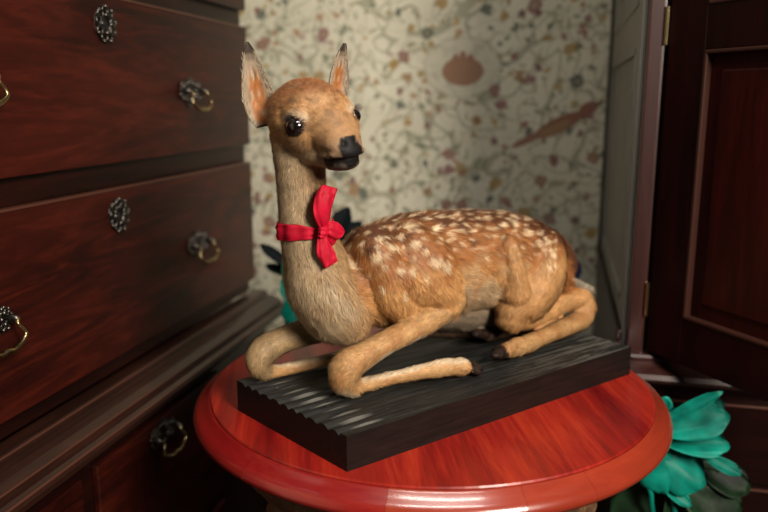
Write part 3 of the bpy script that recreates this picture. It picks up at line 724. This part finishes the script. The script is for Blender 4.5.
# ---- ears (joined to the body mesh)
earv, earf, earc, ears = [], [], [], []
def ear(base, tip, nrm, wmax, cup, prof, bend):
    ax = tip-base; Ln = ax.length; ax.normalize(); nrm = (nrm-ax*nrm.dot(ax)).normalized(); sx_ = ax.cross(nrm)
    NT, NS = 26, 18; grids = []
    for layer in (0, 1):
        off = len(earv)
        for i in range(NT+1):
            t = i/NT; wd = wmax*np.interp(t, *prof)
            for j in range(NS+1):
                s = j/NS*2-1; th = s*1.35*(1-.35*t)
                edge = 1-abs(s)**6*.0
                p = base + ax*(t*Ln) + sx_*(math.sin(th)*wd/math.sin(1.35*(1-.35*t))) - nrm*(math.cos(th)*cup*np.interp(t, (0, .3, 1), (.9, 1, .25))) + bend*(t*t)
                p = p + nrm*(.0012*(1-2*layer)) + sx_*(noise.noise(Vector((t*9, s*2, wmax*100)))*.0012)
                earv.append(p)
                n_ = .6*noise.noise(Vector((t*4+wmax*50, s*9, 2)))+.5*noise.noise(Vector((t*9+wmax*50, s*22, 5)))
                if layer == 0:
                    inn = max(0, 1-abs(s-.05)/.55)*np.interp(t, (0, .1, .55, .72), (.3, 1, 1, 0))
                    cc = np.array([.27, .205, .145])*(1+.6*n_)
                    cc = cc*(1-min(1, inn*1.8)) + np.array([.32, .12, .035])*(1+.9*n_)*min(1, inn*1.8)
                    cc = cc + (np.array([.36, .29, .20])-cc)*float(np.clip((n_-.12)*5, 0, 1))*(t < .7)
                    if t < .12: cc = cc*(t/.12*.7+.3)
                else: cc = np.array([.33, .21, .11])*(1+.3*n_)
                if abs(s) > .86: cc = np.array([.16, .10, .065])
                if t > .88: cc = cc*.12+np.array([.012, .008, .006])
                elif t > .8: cc = cc*.6
                earc.append(cc)
        grids.append(off)
        for i in range(NT):
            for j in range(NS):
                a = off+i*(NS+1)+j; q = (a, a+1, a+NS+2, a+NS+1)
                earf.append(q if layer == 0 else q[::-1])
    a0, b0 = grids
    bd = [j for j in range(NS+1)] + [i*(NS+1)+NS for i in range(1, NT+1)] + [NT*(NS+1)+j for j in range(NS-1, -1, -1)] + [i*(NS+1) for i in range(NT-1, 0, -1)]
    for x, y in zip(bd, bd[1:]+bd[:1]): earf.append((a0+y, a0+x, b0+x, b0+y))
    ears.append((base, ax, Ln, nrm, sx_, wmax, prof, cup, bend))
EP = ((0, .10, .25, .42, .62, .80, .93, 1), (.50, .80, 1, .98, .76, .50, .27, .06))
VZ = Vector((0, 0, 1))
eb = HC - rgt*.056 - VZ*.010 - chd*.004; et = Vector(eb) + (-rgt*.018 + VZ*.103 + chd*.004)
ear(eb, et, (chd*.95 + rgt*.25), .0200, .015, EP, Vector((0, 0, 0))-rgt*.0)
eb2 = HC + rgt*.040 + VZ*.020 - chd*.022; et2 = Vector(eb2) + (rgt*.001 + VZ*.074 - chd*.004)
ear(eb2, et2, (rgt*.60+chd*.75), .0165, .013, EP, rgt*.006)
nb = nv; bv_ = np.vstack([co, np.array([list(p) for p in earv])])
polys = [tuple(p.vertices) for p in body_me.polygons] + [tuple(nb+i for i in f) for f in earf]
full = bpy.data.meshes.new('body'); full.from_pydata([tuple(p) for p in bv_], [], polys); full.update()
fc = np.vstack([col*.80, np.clip(np.array(earc), .003, .9)])
ca = full.color_attributes.new('Coat', 'FLOAT_COLOR', 'POINT')
ca.data.foreach_set('color', np.hstack([fc, np.ones((len(fc), 1))]).astype(np.float32).ravel())

M_coat, nt, b = newmat('fawn_skin')
at_ = N(nt, 'ShaderNodeAttribute', attribute_name='Coat')
tc = N(nt, 'ShaderNodeTexCoord'); n1 = N(nt, 'ShaderNodeTexNoise', i_Scale=350, i_Detail=3); L(nt, tc.outputs['Object'], n1.inputs[0])
L(nt, at_.outputs['Color'], b.inputs['Base Color']); b.inputs['Roughness'].default_value = .62; b.inputs['Specular IOR Level'].default_value = .22
bp = N(nt, 'ShaderNodeBump', i_Strength=.5, i_Distance=.0008); L(nt, n1.outputs[0], bp.inputs['Height']); L(nt, bp.outputs[0], b.inputs['Normal'])
body = link('body', full, M_coat, fawn, smooth=True)

# ---- fur: short blades combed along the coat
tri = np.array([[p[0], p[1], p[2]] for p in (q.vertices for q in body_me.polygons)] + [[p[0], p[2], p[3]] for p in (q.vertices for q in body_me.polygons) if len(p) == 4])
A_, B_, C_ = co[tri[:, 0]], co[tri[:, 1]], co[tri[:, 2]]
cr = np.cross(B_-A_, C_-A_); ar = np.linalg.norm(cr, axis=1)/2
lens = {'trunk': .0105, 'belly': .009, 'shoulder': .0085, 'thigh': .0070, 'neck': .0070, 'head': .0052, 'skull': .0052, 'fore': .0065, 'farfore': .0055, 'cannon': .0050, 'hcannon': .0060, 'far': .004, 'tail': .010, 'hoof': 0}
vlen = np.array([lens[x] for x in vl])
# breast tuft longer; muzzle bare
vlen = np.where((vl == 'neck') & (w < .17), .011, vlen)
vlen = np.where(ishead & ((dark > .3) | (hx > .082)), 0, vlen)
vlen = np.where(ishead & (hx > .055), vlen*.7, vlen)
for ex, ey, ez in eyeC:
    d = np.sqrt((hx-ex)**2+(hy-ey)**2+(hz-ez)**2); vlen = np.where(d < .0145, 0, vlen)
gd = ST[bi].copy()
hdir = -np.array(HF)*1.0 + np.array([0, 0, -.25])
gd[ishead] = hdir
gd[vl == 'shoulder'] = np.array([.45, 0, -.75])
m_ = vl == 'trunk'; gd[m_] = gd[m_] + np.array([0, 0, -.45])
m_ = vl == 'neck'; gd[m_] = gd[m_]*np.array([.8, 1, 1])
sel = vlen[tri[:, 0]] > 0
pr = np.where(sel, ar*np.where(ishead[tri[:, 0]], 1.9, 1), 0); pr /= pr.sum()
NF = 210000
ti = rng.choice(len(tri), NF, p=pr)
r1, r2 = np.sqrt(rng.random(NF)), rng.random(NF)
wa, wb, wc = 1-r1, r1*(1-r2), r1*r2
ia, ib, ic = tri[ti, 0], tri[ti, 1], tri[ti, 2]
P = co[ia]*wa[:, None]+co[ib]*wb[:, None]+co[ic]*wc[:, None]
NNm = no[ia]*wa[:, None]+no[ib]*wb[:, None]+no[ic]*wc[:, None]; NNm /= np.linalg.norm(NNm, axis=1)[:, None]
Cc = col[ia]*wa[:, None]+col[ib]*wb[:, None]+col[ic]*wc[:, None]
G = gd[ia]+0; 
cl_n = nz(P, 60, 3); cl_m = nz(P, 55, 17)
G = G/np.linalg.norm(G, axis=1)[:, None]
side = np.cross(NNm, G); sl = np.linalg.norm(side, axis=1)[:, None]+1e-6; side /= sl
G = G + side*(cl_n*.9)[:, None] + rng.normal(0, .16, (NF, 3))
G = G - NNm*np.sum(G*NNm, axis=1)[:, None]; G /= np.linalg.norm(G, axis=1)[:, None]+1e-9
ln = vlen[ia]*rng.uniform(.6, 1.25, NF)
lift = (.20+cl_m*.25+rng.uniform(0, .18, NF))
side = np.cross(NNm, G)
hw = np.where(ishead[ia], .00030, .00036)*rng.uniform(.7, 1.3, NF)
b0 = P-NNm*.0003-side*hw[:, None]; b1 = P-NNm*.0003+side*hw[:, None]
tipp = P+G*ln[:, None]+NNm*(ln*lift)[:, None]
tipp[:, 2] = np.maximum(tipp[:, 2], .0004)
FV = np.stack([b0, b1, tipp], 1).reshape(-1, 3)
fm = bpy.data.meshes.new('fur'); fm.vertices.add(NF*3); fm.vertices.foreach_set('co', FV.ravel())
fm.loops.add(NF*3); fm.loops.foreach_set('vertex_index', np.arange(NF*3, dtype=np.int32))
fm.polygons.add(NF); fm.polygons.foreach_set('loop_start', np.arange(0, NF*3, 3, dtype=np.int32)); fm.polygons.foreach_set('loop_total', np.full(NF, 3, np.int32))
fm.update(calc_edges=True); fm.validate()
tone = rng.uniform(.68, 1.32, NF)*(1+.45*nz(P, 230, 31))
Cb = np.clip(Cc*tone[:, None], .003, .95)
fcol = np.stack([Cb*.85, Cb*.85, Cb*1.12], 1).reshape(-1, 3)
ca = fm.color_attributes.new('Coat', 'FLOAT_COLOR', 'POINT'); ca.data.foreach_set('color', np.hstack([fcol, np.ones((NF*3, 1))]).astype(np.float32).ravel())
sa_ = fm.attributes.new('SN', 'FLOAT_VECTOR', 'POINT'); sa_.data.foreach_set('vector', np.repeat(NNm, 3, axis=0).astype(np.float32).ravel())
M_fur, nt, b = newmat('fawn_fur')
at_ = N(nt, 'ShaderNodeAttribute', attribute_name='Coat'); L(nt, at_.outputs['Color'], b.inputs['Base Color'])
b.inputs['Roughness'].default_value = .55; b.inputs['Specular IOR Level'].default_value = .4
sn = N(nt, 'ShaderNodeAttribute', attribute_name='SN'); vt = N(nt, 'ShaderNodeVectorTransform', vector_type='NORMAL', convert_from='OBJECT', convert_to='WORLD')
L(nt, sn.outputs['Vector'], vt.inputs[0])
ge = N(nt, 'ShaderNodeNewGeometry'); sc_ = N(nt, 'ShaderNodeVectorMath', operation='SCALE'); sc_.inputs['Scale'].default_value = .55; L(nt, ge.outputs['Normal'], sc_.inputs[0])
ad = N(nt, 'ShaderNodeVectorMath', operation='ADD'); L(nt, vt.outputs[0], ad.inputs[0]); L(nt, sc_.outputs[0], ad.inputs[1])
nm = N(nt, 'ShaderNodeVectorMath', operation='NORMALIZE'); L(nt, ad.outputs[0], nm.inputs[0]); L(nt, nm.outputs[0], b.inputs['Normal'])
fur = link('fur', fm, M_fur, fawn)

# eyes with lids and lashes
M_eye = simple('glass_eye', (.006, .004, .004), .06, coat=1, Coat_Roughness=.03)
for ex, ey, ez in eyeC:
    bm = bmesh.new(); sphere(bm, hd(ex+.000, ey*.96, ez), (.0135, .0118, .0108), 28, 20, HM)
    obj('eye', bm, M_eye, fawn, 'glossy black glass eye', True)
M_lash = simple('lash', (.012, .009, .008), .6)
for ex, ey, ez in eyeC:
    bm = bmesh.new(); s = 1 if ey > 0 else -1
    for k in range(11):
        a = -.9+1.8*k/10
        p = hd(ex+math.sin(a)*.0110, ey*1.04, ez+math.cos(a)*.0095)
        tube(bm, [p, p+HL*s*.005+HZ*.001+HF*.002, p+HL*s*.008+HZ*.005+HF*.003+HF*math.sin(a)*.002], [.0005, .0004, .0002], 4, 2)
    obj('eyelashes', bm, M_lash, fawn)

# ear fringe hairs
bm = bmesh.new()
for base, ax, Ln, nrm, sx_, wmax, prof, cup, bend in ears:
    for k in range(420):
        t = random.uniform(.02, .85); s = random.choice((-1, 1))*random.uniform(.55, 1.0); th = s*1.35*(1-.35*t); wd = wmax*np.interp(t, *prof)
        p = base+ax*(t*Ln)+sx_*(math.sin(th)*wd/math.sin(1.35*(1-.35*t)))-nrm*(math.cos(th)*cup*np.interp(t, (0, .3, 1), (.9, 1, .25)))+bend*(t*t)+nrm*.0012
        d = (ax*1.0 - sx_*(s*.25) + nrm*.25 + Vector((random.gauss(0, .2), random.gauss(0, .2), random.gauss(0, .2)))).normalized()
        l_ = random.uniform(.005, .011); q = d.cross(nrm).normalized()*.00035
        bm.faces.new((bm.verts.new(p-q), bm.verts.new(p+q), bm.verts.new(p+d*l_)))
obj('ear_hair', bm, simple('ear_hair', (.38, .32, .23), .6), fawn, 'pale hair fringing the ears')

# ------------------------------------------------------------------ ribbon
M_rib, nt, b = newmat('red_ribbon')
tc = N(nt, 'ShaderNodeTexCoord'); n1 = N(nt, 'ShaderNodeTexNoise', i_Scale=60, i_Detail=3); L(nt, tc.outputs['Object'], n1.inputs[0])
wv = N(nt, 'ShaderNodeTexNoise', i_Scale=900, i_Detail=1); L(nt, tc.outputs['Object'], wv.inputs[0])
L(nt, ramp(nt, n1.outputs[0], [(.3, (.34, .0015, .015)), (.7, (.56, .005, .034))]), b.inputs['Base Color'])
b.inputs['Roughness'].default_value = .6; b.inputs['Specular IOR Level'].default_value = .25
bp = N(nt, 'ShaderNodeBump', i_Strength=.35, i_Distance=.001); L(nt, wv.outputs[0], bp.inputs['Height']); L(nt, bp.outputs[0], b.inputs['Normal'])
ribbon = bpy.data.objects.new('ribbon', None); COL.objects.link(ribbon); ribbon.parent = fawn; ribbon.empty_display_size = .03; ribbon['label'] = 'red ribbon tied in a bow round the neck'
camdir = (camL-at(322, 230, .12)).normalized()
def puff(name, prs, sub=6, n=20, depth=.004, fold=.0020, seed=0):
    """prs: (pxL, pyL, pxR, pyR, v, depth)"""
    S = catmull([[*at(a, b_, v_), *at(c_, d_, v_), dp] for a, b_, c_, d_, v_, dp in prs], sub)
    rings = []
    for i, s in enumerate(S):
        l_, r_, dp = Vector(s[:3]), Vector(s[3:6]), s[6]
        m_, h_ = (l_+r_)/2, (r_-l_)/2
        rg = []
        for k in range(n):
            a = 2*PI*k/n; x = math.cos(a); y = math.sin(a)
            cr_ = fold*1.3*math.sin(x*8+seed+i*.25)+fold*.8*noise.noise(Vector((x*3, i*.3, seed)))
            rg.append(m_+h_*x+camdir*(y*dp+cr_))
        rings.append(rg)
    bm = bmesh.new(); loft(bm, rings)
    o = obj(name, bm, M_rib, ribbon, smooth=True); return o
# neck band: loop round the neck, tilted
nc = at(306.5, 228, CV); bm = bmesh.new(); rings = []
fr = (at(323, 231, .117)-nc); fr.z = 0; a0 = math.atan2(fr.y, fr.x)
K = 72
for k in range(K+1):
    a = a0+2*PI*k/K; dd = min(k, K-k)/K*2          # 0 at the knot, 1 opposite
    hh = .0045+.0062*min(1, dd*3.2)
    rad = .0375+.0012*math.sin(k*.9)
    zc = nc.z - .0015 + .0015*math.sin(a*2)
    c_ = Vector((nc.x+math.cos(a)*rad, nc.y+math.sin(a)*rad, zc)); o_ = Vector((math.cos(a), math.sin(a), 0))
    rg = []
    for q in range(16):
        w_ = 2*PI*q/16; z_ = math.cos(w_)*hh
        rg.append(c_+Vector((0, 0, z_))+o_*(math.sin(w_)*.0018+.0012*math.sin(z_*900+k*.22)+.001*noise.noise(Vector((k*.25, z_*200, 0)))))
    rings.append(rg)
loft(bm, rings, cap=True); obj('neck_band', bm, M_rib, ribbon, smooth=True)
puff('bow_loop', [(320, 229, 328, 229, .106, .005), (315, 220, 330, 219, .102, .007), (313, 208, 332, 207, .100, .0085), (315, 196, 335, 197, .099, .0075), (319, 188, 337, 191, .099, .0055), (323, 184.5, 337.5, 188.5, .099, .003)], seed=1)
puff('bow_loop', [(323, 234, 324, 226, .106, .004), (330, 238, 329, 221, .103, .007), (336, 240, 337, 222, .103, .007), (341, 238, 342, 226, .104, .004), (344.5, 233, 344.5, 230, .105, .002)], seed=4)
puff('ribbon_tail', [(319, 231, 327, 231, .106, .004), (317, 242, 329, 240, .103, .0035), (317, 254, 334, 250, .101, .003), (322, 264, 337, 258, .100, .0028), (325, 269, 338, 261, .100, .002)], seed=2)
puff('ribbon_tail', [(325, 233, 329, 230, .107, .003), (328, 239, 334, 236, .107, .003), (333, 246, 338, 239, .108, .002)], seed=6)
puff('bow_knot', [(318, 236, 318, 228, .101, .003), (321, 238, 322, 226, .098, .006), (326, 237, 327, 226, .098, .006), (329, 234, 330, 228, .101, .003)], seed=8)

# ------------------------------------------------------------------ fabric flowers
M_teal, nt, b = newmat('teal_silk')
tc = N(nt, 'ShaderNodeTexCoord'); n1 = N(nt, 'ShaderNodeTexNoise', i_Scale=25, i_Detail=2); L(nt, tc.outputs['Object'], n1.inputs[0])
L(nt, ramp(nt, n1.outputs[0], [(.3, (.0005, .085, .066)), (.7, (.001, .24, .175))]), b.inputs['Base Color']); b.inputs['Roughness'].default_value = .5; b.inputs['Specular IOR Level'].default_value = .2
M_leaf, nt, b = newmat('dark_leaf')
tc = N(nt, 'ShaderNodeTexCoord'); n1 = N(nt, 'ShaderNodeTexNoise', i_Scale=30, i_Detail=2); L(nt, tc.outputs['Object'], n1.inputs[0])
L(nt, ramp(nt, n1.outputs[0], [(.3, (.003, .010, .004)), (.7, (.010, .035, .012))]), b.inputs['Base Color']); b.inputs['Specular IOR Level'].default_value = .2; b.inputs['Roughness'].default_value = .5
M_navy = simple('navy_silk', (.008, .025, .10), .5)
M_black = simple('black_silk', (.003, .006, .007), .7, Specular_IOR_Level=.12)
M_vase = simple('dark_ceramic', (.012, .016, .020), .25, coat=.5)
def petal(bm, base, d, nrm, Ln, W, cup=.35, curl=.2, seed=0, tipw=.75):
    d = d.normalized(); nrm = (nrm-d*nrm.dot(d)).normalized(); s_ = d.cross(nrm)
    NT, NS = 12, 10; L0 = []
    for off in (0, .0012):
        g = []
        for i in range(NT+1):
            t = i/NT; wd = W*(math.sin(min(1, t*1.15)*PI*.62)**.8)*(1 if t < .8 else math.sqrt(max(0.02, 1-((t-.8)/.2)**2*(1-tipw*.4))))
            row = []
            for j in range(NS+1):
                x = j/NS*2-1
                h = cup*W*x*x - curl*Ln*t*t + .05*W*math.sin(x*5+seed+t*4)+.22*W*t*noise.noise(Vector((x*3+seed, t*3, 0)))+.05*W*noise.noise(Vector((x*9+seed, t*2, 3)))
                row.append(bm.verts.new(base+d*(Ln*t*(1-.08*x*x))+s_*(wd*x)+nrm*(h-off)))
            g.append(row)
        L0.append(g)
    for gi, g in enumerate(L0):
        for i in range(NT):
            for j in range(NS):
                q = (g[i][j], g[i][j+1], g[i+1][j+1], g[i+1][j]); bm.faces.new(q if gi == 0 else q[::-1])
    a, b_ = L0
    bd = [(0, j) for j in range(NS+1)]+[(i, NS) for i in range(1, NT+1)]+[(NT, j) for j in range(NS-1, -1, -1)]+[(i, 0) for i in range(NT-1, 0, -1)]
    for p, q in zip(bd, bd[1:]+bd[:1]): bm.faces.new((a[q[0]][q[1]], a[p[0]][p[1]], b_[p[0]][p[1]], b_[q[0]][q[1]]))
def lp(a, b_): return b_-a
tocam = -fw
# right hand bloom by the table edge, px pairs base -> tip
YF = 1.22
fl = thing('fabric_flower', 'teal fabric flower with drooping petals, right of the red table', 'flower', (0, 0, 0))
FO = Vector((.235, YF, .40)); fl.location = FO
def pet(px0, py0, px1, py1, W, y0=YF, y1=None, cup=.35, curl=.15, seed=0, mat=M_teal, par=None, off=None, name='petal', nrm=None):
    a = on_y(px0, py0, y0); b_ = on_y(px1, py1, y1 if y1 else y0-.02); bm = bmesh.new()
    petal(bm, Vector((0, 0, 0))+a-off, b_-a, (nrm or (tocam+Vector((0, 0, .5)))), (b_-a).length, W, cup, curl, seed)
    return obj(name, bm, mat, par, smooth=True)
kw = dict(par=fl, off=FO)
pet(655, 425, 722, 392, .010, cup=.6, curl=.05, seed=1, **kw)
pet(655, 432, 728, 415, .030, cup=.3, curl=.15, seed=2, **kw)
pet(655, 438, 722, 402, .026, y0=YF+.02, cup=.4, curl=.10, seed=9, **kw)
pet(655, 440, 730, 445, .024, cup=.5, curl=.12, seed=3, **kw)
pet(655, 445, 708, 485, .040, cup=-.35, curl=.15, seed=4, **kw)
pet(662, 448, 668, 496, .036, y0=YF-.01, cup=-.3, curl=.2, seed=5, **kw)
pet(700, 455, 742, 474, .012, cup=.5, curl=.1, seed=6, **kw)
pet(655, 480, 692, 506, .012, cup=.5, curl=.1, seed=7, **kw)
pet(645, 430, 668, 400, .022, y0=YF+.02, cup=.3, curl=.1, seed=8, **kw)
kl = dict(par=fl, off=FO, mat=M_leaf, name='leaf')
pet(668, 470, 742, 520, .050, y0=YF+.03, cup=.2, curl=.1, seed=1, **kl)
pet(668, 480, 700, 545, .045, y0=YF+.02, cup=.2, curl=.1, seed=3, **kl)
pet(660, 480, 620, 530, .040, y0=YF+.03, cup=.2, curl=.1, seed=5, **kl)
pet(690, 460, 752, 490, .030, y0=YF+.05, cup=.2, curl=.1, seed=7, **kl)
bm = bmesh.new()
tube(bm, [on_y(668, 448, YF)-FO, on_y(672, 500, YF)-FO, Vector((0, 0, .02)), Vector((0, 0, -.12))], .004, 8, 5)
tube(bm, [on_y(638, 476, YF-.01)-FO, on_y(650, 490, YF-.01)-FO, on_y(655, 520, YF)-FO, Vector((0, 0, -.05))], .004, 8, 5)
obj('stem', bm, M_teal, fl)
def vase(name, c, h, r, mat, label, cat):
    bm = bmesh.new()
    R, fs = lathe(bm, [(r*.55, 0), (r*.62, .01), (r*.8, h*.2), (r, h*.5), (r*.9, h*.75), (r*.5, h*.92), (r*.6, h), (r*.5, h-.003), (r*.4, h*.92), (r*.8, h*.7), (r*.8, h*.4), (r*.5, .02)], n=48)
    bm.faces.new(list(reversed(R[0]))); bm.faces.new(R[-1]); bmesh.ops.recalc_face_normals(bm, faces=bm.faces)
    o = obj(name, bm, mat, smooth=True); o.location = c; o['label'] = label; o['category'] = cat; return o
vase('vase', (FO.x, FO.y, 0), .42, .065, M_vase, 'dark vase standing on the floor under the teal fabric flower', 'vase')
# left bouquet behind the fawn's neck
YB = 1.62
BO = on_y(300, 305, YB); BO.z = .55
bq = thing('fabric_bouquet', 'dark and teal fabric bouquet behind the fawn chest', 'bouquet', BO)
kb = dict(par=bq, off=BO, y0=YB)
pet(305, 310, 284, 280, .026, cup=.3, seed=2, y1=YB-.03, **kb)
pet(302, 325, 290, 300, .034, cup=.3, seed=3, y1=YB-.05, **kb)
pet(318, 300, 286, 330, .030, cup=.3, seed=3, y1=YB-.05, **kb)
kd = dict(par=bq, off=BO, mat=M_black, name='leaf', y0=YB)
pet(300, 275, 260, 242, .014, seed=1, y1=YB, **kd)
pet(300, 280, 264, 262, .013, seed=5, y1=YB+.02, **kd)
pet(325, 260, 346, 208, .026, seed=2, y1=YB, **kd)
pet(330, 262, 358, 222, .026, seed=7, y1=YB, **kd)
bm = bmesh.new()
for p in ((305, 300), (300, 275), (326, 262), (318, 300)): tube(bm, [on_y(*p, YB)-BO, Vector((0, 0, .05)), Vector((0, 0, -.08))], .004, 6, 5)
tube(bm, [on_y(284, 262, YB-.02)-BO, on_y(285, 285, YB-.02)-BO, Vector((0, 0, .05))], .005, 6, 5)
obj('stem', bm, simple('green_stem', (.01, .12, .06), .5), bq)
vase('vase', (BO.x, BO.y, 0), .56, .08, M_vase, 'tall dark vase on the floor behind the table holding the dark and teal bouquet', 'vase')
# blue cloth flower behind the rump
YB2 = 1.66
B2 = on_y(560, 290, YB2); B2.z = .55
b2 = thing('blue_flower', 'dark blue fabric flower behind the fawn rump', 'flower', B2)
k2 = dict(par=b2, off=B2, mat=M_navy, y0=YB2)
pet(560, 290, 566, 250, .022, seed=1, y1=YB2-.02, **k2); pet(562, 290, 577, 262, .020, seed=2, y1=YB2-.02, **k2); pet(558, 290, 552, 256, .020, seed=4, y1=YB2, **k2)
bm = bmesh.new(); tube(bm, [on_y(560, 290, YB2)-B2, Vector((0, 0, .05)), Vector((0, 0, -.08))], .004, 6, 5); obj('stem', bm, M_leaf, b2)
vase('vase', (B2.x, B2.y, 0), .56, .06, M_vase, 'slim dark vase on the floor behind the table holding the blue flower', 'vase')

# ------------------------------------------------------------------ light
def area(name, loc, target, sx_, sy_, power, colr):
    ld = bpy.data.lights.new(name, 'AREA'); ld.shape = 'RECTANGLE'; ld.size = sx_; ld.size_y = sy_; ld.energy = power; ld.color = colr
    o = bpy.data.objects.new(name, ld); COL.objects.link(o); o.location = loc
    d = Vector(target)-Vector(loc); o.rotation_euler = d.to_track_quat('-Z', 'Y').to_euler(); return o
area('window_light', (1.22, -.48, 1.97), (-.12, 1.1, .85), .55, .8, 90, (1, .885, .755))
area('rim_highlight_light', (.05, .50, 2.5), (-.12, 1.1, .8), .8, .16, 16, (1, .93, .84))  # added overhead light, placed to put highlights on the table rim
wd = bpy.data.worlds.new('world'); scn.world = wd; wd.use_nodes = True
bg = wd.node_tree.nodes['Background']; bg.inputs[0].default_value = (.55, .65, .75, 1); bg.inputs[1].default_value = .035
